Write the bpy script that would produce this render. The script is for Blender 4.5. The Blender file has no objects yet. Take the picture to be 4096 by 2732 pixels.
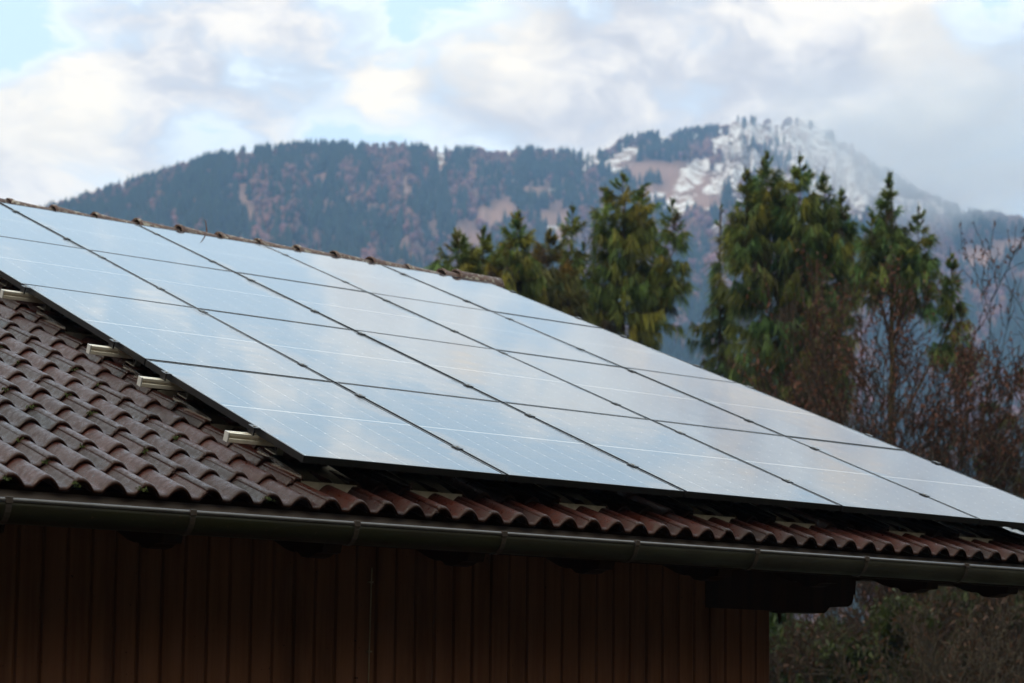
import bpy, math, random
import numpy as np
from mathutils import Vector, Matrix
R = math.radians
C = bpy.context.scene.collection
SC = bpy.context.scene
# ------------------------------------------------------------------ camera
CAM = Vector((-4.5697, -7.7399, -1.0632)); YAW, PITCH, ROLL = 0.63920, 0.09840, 0.01180
PA = 0.38050                                      # roof pitch
fw = Vector((math.sin(YAW)*math.cos(PITCH), math.cos(YAW)*math.cos(PITCH), math.sin(PITCH)))
rt = Vector((math.cos(YAW), -math.sin(YAW), 0)); up = rt.cross(fw)
rt, up = rt*math.cos(ROLL)+up*math.sin(ROLL), -rt*math.sin(ROLL)+up*math.cos(ROLL)
cd = bpy.data.cameras.new('camera'); cam = bpy.data.objects.new('camera', cd); C.objects.link(cam)
cam.matrix_world = Matrix(((rt.x, up.x, -fw.x, CAM.x), (rt.y, up.y, -fw.y, CAM.y), (rt.z, up.z, -fw.z, CAM.z), (0, 0, 0, 1)))
cd.sensor_width = 36; cd.lens = 36*7984.6378/4096; cd.shift_y = 625.2457/4096
cd.clip_start = 0.1; cd.clip_end = 20000
cd.dof.use_dof = True; cd.dof.focus_distance = 9.9; cd.dof.aperture_fstop = 3.4
SC.camera = cam
SC.view_settings.view_transform = 'Standard'; SC.view_settings.look = 'None'
SC.view_settings.exposure = 0.55; SC.view_settings.gamma = 1.0
try: SC.view_settings.use_curve_mapping = False
except Exception: pass
SC.render.engine = 'CYCLES'
SC.cycles.max_bounces = 8; SC.cycles.diffuse_bounces = 3; SC.cycles.glossy_bounces = 3
SC.cycles.volume_bounces = 6; SC.cycles.transparent_max_bounces = 8
SC.cycles.use_denoising = True
SC.cycles.volume_max_steps = 96
# ------------------------------------------------------------------ sun
SUN_AZ, SUN_EL = R(-78), R(44)                    # azimuth from +Y towards +X
sd = bpy.data.lights.new('sun', 'SUN'); sd.energy = .9; sd.angle = R(16); sd.color = (1, .90, .78)
so = bpy.data.objects.new('sun', sd); C.objects.link(so)
sv = Vector((math.sin(SUN_AZ)*math.cos(SUN_EL), math.cos(SUN_AZ)*math.cos(SUN_EL), math.sin(SUN_EL)))
so.rotation_euler = sv.to_track_quat('Z', 'Y').to_euler(); so.location = (0, 0, 60)
# ------------------------------------------------------------------ node helper
class N:
    def __init__(s, nt): s.nt = nt; s.l = nt.links
    def n(s, t, **k):
        o = s.nt.nodes.new(t)
        for a, b in k.items(): setattr(o, a, b)
        return o
    def put(s, sock, v):
        if isinstance(v, bpy.types.NodeSocket): s.l.new(v, sock)
        elif v is not None:
            if hasattr(sock.default_value, '__len__') and not hasattr(v, '__len__'): v = [v]*len(sock.default_value)
            if hasattr(v, '__len__') and len(sock.default_value) == 4 and len(v) == 3: v = (*v, 1)
            sock.default_value = v
    def m(s, op, a, b=None, c=None, clamp=False):
        o = s.n('ShaderNodeMath', operation=op, use_clamp=clamp)
        for i, v in enumerate((a, b, c)):
            if v is not None: s.put(o.inputs[i], v)
        return o.outputs[0]
    def v(s, op, a, b=None, c=None):
        o = s.n('ShaderNodeVectorMath', operation=op)
        for i, x in enumerate((a, b, c)):
            if x is not None: s.put(o.inputs[i], x)
        return o.outputs['Value'] if op in ('DOT_PRODUCT', 'LENGTH') else o.outputs[0]
    def mix(s, f, a, b, blend='MIX'):
        o = s.n('ShaderNodeMix', data_type='RGBA', blend_type=blend)
        s.put(o.inputs[0], f); s.put(o.inputs[6], a); s.put(o.inputs[7], b); return o.outputs[2]
    def rng(s, v, a, b, c=0., d=1., smooth=True):
        o = s.n('ShaderNodeMapRange', interpolation_type='SMOOTHSTEP' if smooth else 'LINEAR')
        for i, x in enumerate((v, a, b, c, d)): s.put(o.inputs[i], x)
        return o.outputs[0]
    def noise(s, vec, sc, det=4., rough=.55, dist=0., col=False):
        o = s.n('ShaderNodeTexNoise'); s.put(o.inputs['Vector'], vec); s.put(o.inputs['Scale'], sc)
        o.inputs['Detail'].default_value = det; o.inputs['Roughness'].default_value = rough; o.inputs['Distortion'].default_value = dist
        return o.outputs['Color' if col else 'Fac']
    def xyz(s, v):
        o = s.n('ShaderNodeSeparateXYZ'); s.put(o.inputs[0], v); return o.outputs
    def comb(s, x, y, z):
        o = s.n('ShaderNodeCombineXYZ')
        for i, q in enumerate((x, y, z)): s.put(o.inputs[i], q)
        return o.outputs[0]
    def attr(s, name):
        return s.n('ShaderNodeAttribute', attribute_name=name)
def dirD(x, y):                                   # world direction of a bearing measured on site
    d = rt*((x*1.74224-2048)/7984.64)+up*(-(y*1.74224-1366-625.25)/7984.64)+fw
    return d.normalized()
# ------------------------------------------------------------------ world: clear-sky model under broken cloud
W = bpy.data.worlds.new('World'); SC.world = W; W.use_nodes = True
w = N(W.node_tree); W.node_tree.nodes.clear()
bg = w.n('ShaderNodeBackground'); wo = w.n('ShaderNodeOutputWorld'); w.l.new(bg.outputs[0], wo.inputs[0])
sky = w.n('ShaderNodeTexSky', sky_type='NISHITA', sun_disc=False, sun_elevation=SUN_EL, sun_rotation=SUN_AZ, altitude=700)
g = w.n('ShaderNodeTexCoord').outputs['Generated']
gz = w.xyz(g)
nz = w.noise(w.v('MULTIPLY', g, (1, 1, 2.2)), 7., 4, .55, col=True)
gd = w.v('NORMALIZE', w.v('ADD', g, w.v('MULTIPLY', w.v('SUBTRACT', nz, (.5, .5, .5)), (.09, .09, .05))))
def blobs(lst):
    tot = None
    for (x, y, rx, wt) in lst:
        d = dirD(x, y); rr = rx/4583
        q = w.m('MULTIPLY', w.rng(w.v('DOT_PRODUCT', gd, tuple(d)), math.cos(rr*1.25), math.cos(rr*.25)), wt)
        tot = q if tot is None else w.m('ADD', tot, q)
    return w.m('MULTIPLY', tot, .72)
cl = w.noise(w.v('MULTIPLY', gd, (1, 1, 2.4)), 7.0, 6, .56)
cl2 = w.noise(w.v('MULTIPLY', gd, (1, 1, 2.0)), 19., 6, .60)
cov = w.m('ADD', w.m('MULTIPLY', w.m('SUBTRACT', cl, .5), 2.3), .40)
cov = w.m('ADD', cov, w.m('MULTIPLY', w.m('SUBTRACT', cl2, .5), 1.25))
cov = w.m('ADD', cov, blobs([(420, 60, 330, .45), (760, 70, 200, .4), (120, 250, 150, .4), (330, 210, 150, .28), (890, 190, 110, .38), (1120, 130, 190, .42), (1650, 190, 420, .4), (2180, 120, 190, .4), (1400, 250, 300, .25), (2000, 320, 340, .55), (90, 380, 140, .3), (1250, 180, 260, .3), (620, 260, 150, .18),
                             (590, 155, 90, -0.27), (720, 210, 70, -0.18), (1010, 20, 110, -0.30), (910, 110, 60, -.35), (60, 60, 90, -0.24), (60, 130, 70, -0.18), (2290, 60, 110, -.45), (440, 300, 90, -.25), (1330, 30, 70, -.25), (1180, 215, 50, -.12), (1960, 225, 80, -.25)]))
cov = w.m('SUBTRACT', cov, w.rng(gz[2], .36, .46, 0., .14))
cmask = w.rng(cov, .20, .90)
grey = w.mix(w.rng(cl2, .36, .66), (5.1, 4.75, 4.5), (8.1, 7.35, 6.4))
warm = w.m('ADD', w.m('MULTIPLY', w.rng(cl2, .45, .72), .35), blobs([(120, 250, 170, .55), (890, 185, 110, .6), (1120, 120, 140, .5), (2170, 120, 150, .55), (230, 320, 100, .3)]), clamp=True)
cloud = w.mix(warm, grey, (11., 9.3, 6.5))
gap = w.mix(.72, w.mix(1., sky.outputs[0], (2.2, 2.2, 2.2), 'MULTIPLY'), (6.6, 7.8, 7.9))
gap = w.mix(w.rng(gz[2], .38, .50), gap, (4.7, 6.0, 6.9))
edge = w.m('MULTIPLY', w.rng(cov, .22, .40), w.rng(cov, .62, .40))
final = w.mix(w.m('MULTIPLY', edge, .5), w.mix(cmask, gap, cloud), (9.6, 9.3, 8.4))
low = w.rng(gz[2], .33, .20)                        # brighter veil towards the mountains
final = w.mix(w.m('MULTIPLY', low, .25), final, (9.1, 8.4, 7.5))
hi = w.rng(gz[2], .34, .56, .97, 1.72)
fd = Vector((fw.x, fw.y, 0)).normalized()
back = w.rng(w.v('DOT_PRODUCT', g, tuple(fd)), .22, .80, w.rng(gz[2], .22, .66, .012, .70), 1.)  # unseen sky behind the camera dimmed to shape the light on the wall
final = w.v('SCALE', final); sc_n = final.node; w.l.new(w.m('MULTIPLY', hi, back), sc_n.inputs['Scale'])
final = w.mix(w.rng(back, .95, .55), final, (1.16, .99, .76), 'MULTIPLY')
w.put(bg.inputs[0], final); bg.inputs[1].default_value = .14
W.cycles.sampling_method = 'MANUAL'; W.cycles.sample_map_resolution = 512

# ------------------------------------------------------------------ materials
def mat(name, rough=.6, spec=.5, metal=0.):
    m = bpy.data.materials.new(name); m.use_nodes = True
    h = N(m.node_tree); b = m.node_tree.nodes['Principled BSDF']
    b.inputs['Roughness'].default_value = rough; b.inputs['Metallic'].default_value = metal
    b.inputs['Specular IOR Level'].default_value = spec
    return m, h, b
def objco(h): return h.n('ShaderNodeTexCoord').outputs['Object']
def bump(h, b, height, strength=.5, dist=.01):
    o = h.n('ShaderNodeBump'); o.inputs['Strength'].default_value = strength; o.inputs['Distance'].default_value = dist
    h.put(o.inputs['Height'], height); h.l.new(o.outputs[0], b.inputs['Normal'])
def plain(name, c1, c2, scale=6., rough=.6, metal=0., spec=.5, bm=.0, det=5.):
    m, h, b = mat(name, rough, spec, metal); p = objco(h)
    f = h.noise(p, scale, det, .6)
    h.put(b.inputs['Base Color'], h.mix(h.rng(f, .3, .7), c1, c2))
    if bm: bump(h, b, h.noise(p, scale*8, 3), bm, .004)
    return m
# roof tile
def tile_mat():
    m, h, b = mat('tile_clay', .5, .20); p = objco(h)
    t = h.attr('tint').outputs['Color']; tx = h.xyz(t)
    n1 = h.noise(p, 9., 5, .65); n2 = h.noise(p, 130., 3, .6); n3 = h.noise(p, 34., 4, .6)
    base = h.mix(h.rng(n1, .3, .72), (.056, .011, .006), (.072, .019, .012))
    base = h.mix(h.m('MULTIPLY', h.rng(n3, .45, .7), .35), base, (.031, .019, .018))       # grey weathering
    base = h.mix(h.m('MULTIPLY', tx[1], .6), base, (.030, .027, .029))                      # greyer colour along the water channel
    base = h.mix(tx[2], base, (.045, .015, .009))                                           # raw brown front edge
    n4 = h.noise(p, 3.1, 5, .7)
    base = h.mix(h.m('MULTIPLY', h.rng(h.m('ADD', h.m('MULTIPLY', n4, .6), h.m('MULTIPLY', n3, .5)), .69, .76), .35), base, (.10, .085, .06))   # lichen
    base = h.mix(h.rng(n2, .58, .64), base, (.012, .009, .009))                              # black lichen specks
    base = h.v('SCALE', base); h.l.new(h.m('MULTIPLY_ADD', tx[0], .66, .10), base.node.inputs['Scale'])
    h.put(b.inputs['Base Color'], base)
    h.put(b.inputs['Roughness'], h.rng(n3, .3, .7, .24, .52))
    bump(h, b, h.m('ADD', n2, h.m('MULTIPLY', n3, .8)), .45, .004)
    return m
M_TILE = tile_mat()
M_RIDGE = None
def ridge_mat():
    m, h, b = mat('ridge_clay', .7); p = objco(h)
    n1 = h.noise(p, 7., 5, .6); n2 = h.noise(p, 24., 5, .7); n3 = h.noise(p, 90., 3)
    base = h.mix(h.rng(n1, .3, .7), (.075, .032, .026), (.12, .065, .052))
    base = h.mix(h.rng(n2, .53, .62), base, (.36, .33, .28)); base = h.mix(h.rng(n3, .62, .68), base, (.03, .02, .02))
    h.put(b.inputs['Base Color'], base); bump(h, b, n2, .6, .008); return m
M_RIDGE = ridge_mat()
def glass_mat():
    m, h, b = mat('solar_glass', .04, .5); p = objco(h); x, y, z = h.xyz(p)[:3]
    pw, ph = 1.134, 1.743
    mx, my = .021, .022
    cx = h.m('DIVIDE', h.m('SUBTRACT', x, mx), (pw-2*mx)/6)
    half = (ph-2*my-.014)/2
    yc = h.m('SUBTRACT', h.m('ABSOLUTE', h.m('SUBTRACT', y, ph/2)), .007)       # distance from the centre gap
    cy = h.m('DIVIDE', yc, half/9)
    def dist(c, pitch):                                                        # distance to the nearest grid line, in metres
        return h.m('MULTIPLY', h.m('ABSOLUTE', h.m('SUBTRACT', h.m('FRACT', h.m('ADD', c, .5)), .5)), pitch)
    dx = dist(cx, (pw-2*mx)/6); dy = dist(cy, half/9)
    vl = h.m('LESS_THAN', dx, .0016); hl = h.m('MULTIPLY', h.m('LESS_THAN', dy, .0010), .30)
    cen = h.m('LESS_THAN', yc, .0012)
    dot = h.m('LESS_THAN', h.m('ADD', dx, dy), .0060)
    edge = h.m('GREATER_THAN', h.m('ABSOLUTE', h.m('SUBTRACT', x, pw/2)), pw/2-mx+.003)
    edge2 = h.m('GREATER_THAN', h.m('ABSOLUTE', h.m('SUBTRACT', y, ph/2)), ph/2-my+.006)
    line = h.m('MAXIMUM', h.m('MAXIMUM', h.m('MULTIPLY', vl, .5), hl), h.m('MAXIMUM', h.m('MULTIPLY', cen, .75), dot))
    line = h.m('MULTIPLY', line, h.m('SUBTRACT', 1., h.m('MAXIMUM', edge, edge2)))
    bus = h.m('LESS_THAN', h.m('ABSOLUTE', h.m('SUBTRACT', h.m('FRACT', h.m('MULTIPLY', cx, 9.)), .5)), .02)
    cell = h.mix(h.m('MULTIPLY', bus, .25), h.mix(h.noise(p, 2.2, 2), (.009, .012, .024), (.013, .017, .032)), (.12, .12, .13))
    col = h.mix(line, cell, (.44, .45, .46))
    oi = h.n('ShaderNodeObjectInfo').outputs['Random']
    pr = h.v('ADD', p, h.comb(h.m('MULTIPLY', oi, 37.), h.m('MULTIPLY', oi, 91.), 0.))
    # rain water standing along the frame: fine rivulets that break up the mirror
    ex = h.m('MINIMUM', x, h.m('SUBTRACT', pw, x)); ey = h.m('MINIMUM', y, h.m('SUBTRACT', ph, y))
    wet = h.m('MULTIPLY', h.rng(h.m('ADD', ex, h.m('MULTIPLY', h.noise(pr, 3., 3), .22)), .26, .08), h.rng(h.noise(pr, 1.7, 2), .50, .60))
    riv = h.noise(h.v('MULTIPLY', pr, (60., 260., 1.)), 1., 3, .6)
    spk = h.rng(h.noise(pr, 55., 2, .5), .765, .785)
    col = h.mix(spk, col, (.03, .028, .025))
    film = h.noise(h.v('MULTIPLY', pr, (1.5, 5., 1.)), 1.6, 4, .6)
    h.put(b.inputs['Base Color'], col)
    h.put(b.inputs['Roughness'], h.m('ADD', h.rng(film, .35, .7, .035, .085), h.m('MULTIPLY', spk, .4)))
    b.inputs['IOR'].default_value = 1.72
    hb = h.m('ADD', h.m('MULTIPLY', h.m('MULTIPLY', riv, wet), 1.), h.m('MULTIPLY', h.noise(pr, 2.3, 2), .55))
    bump(h, b, hb, .16, .006)
    return m
M_GLASS = glass_mat()
M_FRAME = plain('black_anodised', (.007, .007, .008), (.012, .011, .012), 14., .36, 0., .3)
M_ALU = plain('aluminium', (.84, .78, .66), (.95, .90, .80), 18., .36, .45)
M_CAP = plain('grey_cap', (.42, .42, .42), (.5, .5, .5), 30., .5)
M_STEEL = plain('hook_steel', (.32, .30, .26), (.42, .39, .34), 20., .45, .7)
M_PLATE = plain('plate_metal', (.50, .47, .42), (.62, .59, .54), 9., .20, 1., .4)
M_CREAM = plain('cream_apron', (.40, .36, .29), (.54, .49, .40), 30., .6)  # matte cream for the plate aprons, the plates themselves are mirror metal
M_TIE = plain('tie_plastic', (.30, .30, .30), (.42, .42, .42), 30., .5)
def gutter_mat():
    m, h, b = mat('gutter_paint', .46, .25); p = objco(h)
    n = h.noise(h.v('MULTIPLY', p, (1., 6., 6.)), 3., 5, .6); n2 = h.noise(p, 60., 3); z = h.xyz(p)[2]
    c = h.mix(h.rng(n, .35, .7), (.017, .017, .006), (.015, .012, .006))
    c = h.mix(h.m('MULTIPLY', h.rng(n2, .66, .70), .8), c, (.055, .035, .022))
    h.put(b.inputs['Base Color'], c); h.put(b.inputs['Roughness'], h.rng(n, .3, .7, .40, .60)); return m
M_GUT = gutter_mat()
M_BEAD = plain('gutter_bead', (.030, .026, .030), (.05, .046, .052), 20., .30, .0, .7)
M_STRAP = plain('strap_paint', (.032, .022, .018), (.05, .035, .03), 25., .42)
M_APRON = plain('eave_sheet', (.060, .043, .036), (.095, .070, .060), 4., .55)
def wood_mat(name, c1, c2, rough=.6):
    m, h, b = mat(name, .75, .12); p = objco(h)
    gr = h.noise(h.v('MULTIPLY', p, (26., 26., 1.1)), 2., 5, .6)
    bl = h.noise(h.v('MULTIPLY', p, (8.6, .2, .35)), 1., 2, .5)
    sp = h.noise(p, 42., 3, .55)
    c = h.mix(h.rng(gr, .3, .75), c1, c2)
    c = h.mix(h.m('MULTIPLY', h.rng(bl, .42, .62), .45), c, tuple(q*1.35 for q in c2))
    c = h.mix(h.m('MULTIPLY', h.rng(h.noise(h.v('MULTIPLY', p, (3., 3., .5)), 1.6, 5, .65), .5, .72), .55), c, tuple(q*.45 for q in c1))
    c = h.mix(h.rng(sp, .70, .74), c, tuple(q*.25 for q in c1))
    h.put(b.inputs['Base Color'], c); bump(h, b, gr, .25, .003); return m
M_WALL = wood_mat('brown_board', (.118, .047, .024), (.158, .070, .040))
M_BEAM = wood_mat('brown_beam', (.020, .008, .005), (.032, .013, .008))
M_CABLE = plain('cable', (.20, .15, .09), (.26, .20, .12), 20., .5)
M_MOSS = plain('moss', (.030, .050, .010), (.070, .085, .018), 60., .95)
M_TWIG = plain('dead_stem', (.16, .07, .045), (.2, .09, .06), 30., .8)
def tint_mat(name, rough=.7, spec=.25, trans=0.):
    m, h, b = mat(name, rough, spec)
    h.put(b.inputs['Base Color'], h.attr('tint').outputs['Color'])
    if trans:
        tr = h.n('ShaderNodeBsdfTranslucent'); h.put(tr.inputs[0], h.attr('tint').outputs['Color'])
        mx = h.n('ShaderNodeMixShader'); mx.inputs[0].default_value = trans
        h.l.new(b.outputs[0], mx.inputs[1]); h.l.new(tr.outputs[0], mx.inputs[2])
        h.l.new(mx.outputs[0], m.node_tree.nodes['Material Output'].inputs[0])
    return m
M_NEEDLE = tint_mat('needles', .6, .3, .3)
M_FAR = tint_mat('far_forest', .9, .1)
def bark_mat(name, c1, c2):
    m, h, b = mat(name, .85, .2); p = objco(h)
    n = h.noise(h.v('MULTIPLY', p, (1., 1., .25)), 22., 4, .6)
    h.put(b.inputs['Base Color'], h.mix(h.rng(n, .35, .65), c1, c2)); bump(h, b, n, .6, .02); return m
M_BARK = bark_mat('bark_brown', (.045, .028, .018), (.10, .062, .040))
M_BARKRED = bark_mat('bark_red', (.10, .042, .022), (.17, .08, .045))
M_BARKMOSS = bark_mat('bark_moss', (.045, .034, .014), (.10, .075, .026))
M_BARKGREY = bark_mat('bark_grey', (.034, .026, .017), (.072, .056, .037))
M_BARKBUSH = bark_mat('bark_bush', (.022, .012, .007), (.040, .024, .013))

# ------------------------------------------------------------------ mesh helpers
def mesh(name, V, F, tint=None, smooth=False, attrs=None):
    me = bpy.data.meshes.new(name)
    V = np.asarray(V, np.float32).reshape(-1, 3)
    if isinstance(F, np.ndarray) and F.ndim == 2:
        n, k = F.shape
        me.vertices.add(len(V)); me.vertices.foreach_set('co', V.ravel())
        me.loops.add(n*k); me.loops.foreach_set('vertex_index', F.astype(np.int32).ravel())
        me.polygons.add(n); me.polygons.foreach_set('loop_start', np.arange(0, n*k, k, dtype=np.int32))
        me.polygons.foreach_set('loop_total', np.full(n, k, np.int32))
        me.update(calc_edges=True)
    else:
        me.from_pydata(V.tolist(), [], [tuple(f) for f in F])
    if tint is not None:
        t = np.asarray(tint, np.float32)
        if t.shape[1] == 3: t = np.concatenate([t, np.ones((len(t), 1), np.float32)], 1)
        a = me.attributes.new('tint', 'FLOAT_COLOR', 'POINT'); a.data.foreach_set('color', t.ravel())
    for nm, val in (attrs or {}).items():
        a = me.attributes.new(nm, 'FLOAT', 'POINT'); a.data.foreach_set('value', np.asarray(val, np.float32))
    me.validate()
    if smooth: me.polygons.foreach_set('use_smooth', np.ones(len(me.polygons), bool))
    me.update()
    return me
def link(name, me, m, parent=None, loc=None):
    o = bpy.data.objects.new(name, me); C.objects.link(o)
    if m is not None and me is not None and not me.materials:
        for q in (m if isinstance(m, (list, tuple)) else [m]): me.materials.append(q)
    if parent is not None: o.parent = parent
    if loc is not None: o.location = loc
    return o
def tag(o, label=None, cat=None, group=None, kind=None):
    if label: o['label'] = label
    if cat: o['category'] = cat
    if group: o['group'] = group
    if kind: o['kind'] = kind
    return o
def empty(name, loc, label, cat, group=None):
    o = bpy.data.objects.new(name, None); C.objects.link(o); o.location = loc; o.empty_display_size = .2
    return tag(o, label, cat, group)
class MB:
    def __init__(s): s.v = []; s.f = []
    def add(s, vs, fs):
        b = len(s.v); s.v += [tuple(q) for q in vs]; s.f += [tuple(i+b for i in f) for f in fs]; return s
    def box(s, a, b, fn=None):
        vs = [(x, y, z) for x in (a[0], b[0]) for y in (a[1], b[1]) for z in (a[2], b[2])]
        if fn: vs = [fn(*q) for q in vs]
        return s.add(vs, [(0, 1, 3, 2), (4, 6, 7, 5), (0, 4, 5, 1), (2, 3, 7, 6), (0, 2, 6, 4), (1, 5, 7, 3)])
    def extrude(s, prof, fn0, fn1, cap=True, closed=True):      # prof in 2-D, fn maps (a, b) to 3-D at each end
        n = len(prof); vs = [fn0(*q) for q in prof]+[fn1(*q) for q in prof]
        fs = [(i, (i+1) % n, n+(i+1) % n, n+i) for i in range(n if closed else n-1)]
        if cap: fs += [tuple(range(n))[::-1], tuple(range(n, 2*n))]
        return s.add(vs, fs)
    def tube(s, pts, rad, sides=8, cap=True):
        pts = [Vector(p) for p in pts]; rad = rad if hasattr(rad, '__len__') else [rad]*len(pts); vs = []; fs = []
        for i, p in enumerate(pts):
            d = (pts[min(i+1, len(pts)-1)]-pts[max(i-1, 0)]).normalized()
            a = d.cross(Vector((0, 0, 1)) if abs(d.z) < .9 else Vector((1, 0, 0))).normalized(); c = d.cross(a)
            for k in range(sides):
                t = 2*math.pi*k/sides; vs.append(p+(a*math.cos(t)+c*math.sin(t))*rad[i])
        for i in range(len(pts)-1):
            for k in range(sides):
                fs.append((i*sides+k, i*sides+(k+1) % sides, (i+1)*sides+(k+1) % sides, (i+1)*sides+k))
        if cap: fs += [tuple(range(sides))[::-1], tuple(range((len(pts)-1)*sides, len(pts)*sides))]
        return s.add(vs, fs)
    def build(s, name, m, parent=None, smooth=False, loc=None):
        me = mesh(name, s.v, s.f, smooth=smooth); return link(name, me, m, parent, loc)
def bev(o, wd=.003, seg=2):
    b = o.modifiers.new('bevel', 'BEVEL'); b.width = wd; b.segments = seg; b.limit_method = 'ANGLE'; b.angle_limit = R(40); return o
cA, sA = math.cos(PA), math.sin(PA)
def P(x, s, p): return (x, s*cA-p*sA, s*sA+p*cA)          # roof coordinates: along eave, up the slope, off the panel plane
GZ = -2.7132
rng = np.random.default_rng(7); random.seed(7)

# ------------------------------------------------------------------ ground, mountain
def vnoise(x, y, seed=0):
    xi = np.floor(x).astype(int); yi = np.floor(y).astype(int); fx = x-xi; fy = y-yi
    fx = fx*fx*(3-2*fx); fy = fy*fy*(3-2*fy)
    def hsh(a, b):
        q = (a*374761393+b*668265263+seed*982451653) & 0xffffffff; q = ((q ^ (q >> 13))*1274126177) & 0xffffffff
        return ((q ^ (q >> 16)) & 0xffff)/65535.
    return (hsh(xi, yi)*(1-fx)+hsh(xi+1, yi)*fx)*(1-fy)+(hsh(xi, yi+1)*(1-fx)+hsh(xi+1, yi+1)*fx)*fy
def fbm(x, y, o=4, seed=0):
    t = 0; a = .5
    for i in range(o): t = t+a*vnoise(x*2**i, y*2**i, seed+i); a *= .5
    return t/(1-.5**o)
def grid(na, nr): 
    i = np.arange(na-1)[:, None]*nr+np.arange(nr-1)[None, :]
    return np.stack([i, i+nr, i+nr+1, i+1], -1).reshape(-1, 4)
th = np.linspace(0, 2*np.pi, 97); rr = np.concatenate([[0.01], np.linspace(6, 90, 18), np.linspace(110, 700, 18), [1500, 4000]])
T, RR = np.meshgrid(th, rr, indexing='ij')
gx = CAM.x+RR*np.sin(T); gy = CAM.y+RR*np.cos(T)
gzv = GZ+.0*RR-np.clip((RR-58)/180, 0, 1)**1.5*26+(fbm(gx/9, gy/9, 3)-.5)*.5*np.clip((RR-22)/20, 0, 1)
m, h, b = mat('meadow', .9, .2); p = objco(h)
h.put(b.inputs['Base Color'], h.mix(h.rng(h.noise(p, .6, 6, .65), .3, .7), (.026, .028, .012), (.042, .034, .020)))
bump(h, b, h.noise(p, 14., 4), .6, .05)
tag(link('ground', mesh('ground', np.stack([gx, gy, gzv], -1), grid(97, len(rr)), smooth=True), m), kind='structure')
# skyline of the mountain as bearings and heights seen from the site
SKY = [(-1500, 700), (-700, 640), (-300, 585), (-60, 530), (60, 505), (120, 480), (200, 455), (300, 424), (400, 392), (500, 360), (560, 352), (640, 343), (720, 336), (790, 338), (850, 341), (900, 336), (960, 341), (1020, 351), (1090, 346), (1130, 352), (1190, 346), (1250, 352), (1300, 351), (1340, 357), (1390, 352), (1420, 330), (1460, 315), (1500, 311), (1540, 317), (1570, 304), (1620, 300), (1650, 297), (1680, 282), (1740, 279), (1800, 283), (1850, 277), (1900, 302), (1950, 345), (2000, 377), (2060, 412), (2120, 447), (2180, 474), (2230, 494), (2290, 498), (2351, 506), (2600, 520), (3200, 560), (4500, 640)]
def azel(x, y):
    d = dirD(x, y); return math.atan2(d.x, d.y), math.atan2(d.z, math.hypot(d.x, d.y))
sk = np.array([azel(*q) for q in SKY])
DST = np.array([(azel(x, 500)[0], d) for x, d in ((-1500, 1500), (120, 1650), (700, 1900), (1350, 2150), (1800, 2500), (2100, 2500), (2250, 2150), (3200, 2000), (4500, 1800))])
AZ0, AZ1 = sk[0, 0]+.02, sk[-1, 0]-.02
R0 = 620.
def blobmask(azv, elv, lst):
    s = np.zeros_like(azv)
    for (x, y, rx, ry, k) in lst:
        a, e = azel(x, y); ux = (azv-a)*4583; uy = -(elv-e)*4583; ux = ux-uy*k
        s = np.maximum(s, np.clip(1.35-np.sqrt((ux/rx)**2+(uy/ry)**2), 0, 1))
    return s
def terrain(az, t):                                # t: 0 foot, 1 ridge, beyond falls away
    Rr = np.interp(az, DST[:, 0], DST[:, 1]); el = np.interp(az, sk[:, 0], sk[:, 1])
    zr = Rr*np.tan(el)+CAM.z
    r = R0+(Rr-R0)*t
    tt = np.clip(t, 0, 1)
    z0 = -30.
    z = z0+(zr-z0)*(tt**1.12)
    gul = (fbm(az*60, t*1.6+3, 4, 5)-.5)
    z = z+gul*170*tt*(1-tt)*1.6+(fbm(az*220, t*14, 3, 9)-.5)*24*tt*(1-tt)**.5
    rk = blobmask(az, np.arctan2(z-CAM.z, r), [(1760, 330, 130, 80, 0), (1960, 420, 120, 70, .6)])
    z = z+rk*((fbm(az*300, t*9, 4, 31)-.5)*95+(fbm(az*900, t*50, 4, 33)-.5)*34)*np.clip((1.0-t)*9, .30, 1)
    z = z-np.clip(t-1, 0, 9)*420
    return CAM.x+r*np.sin(az), CAM.y+r*np.cos(az), z
na, nr = 900, 240
az = np.linspace(AZ0, AZ1, na); tv = np.concatenate([np.linspace(0, 1, nr-6), [1.01, 1.03, 1.06, 1.1, 1.15, 1.22]])
AZ, TT = np.meshgrid(az, tv, indexing='ij')
mx_, my_, mz_ = terrain(AZ, TT)
def elev(x, y, z): return np.arctan2(z-CAM.z, np.hypot(x-CAM.x, y-CAM.y))
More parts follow.
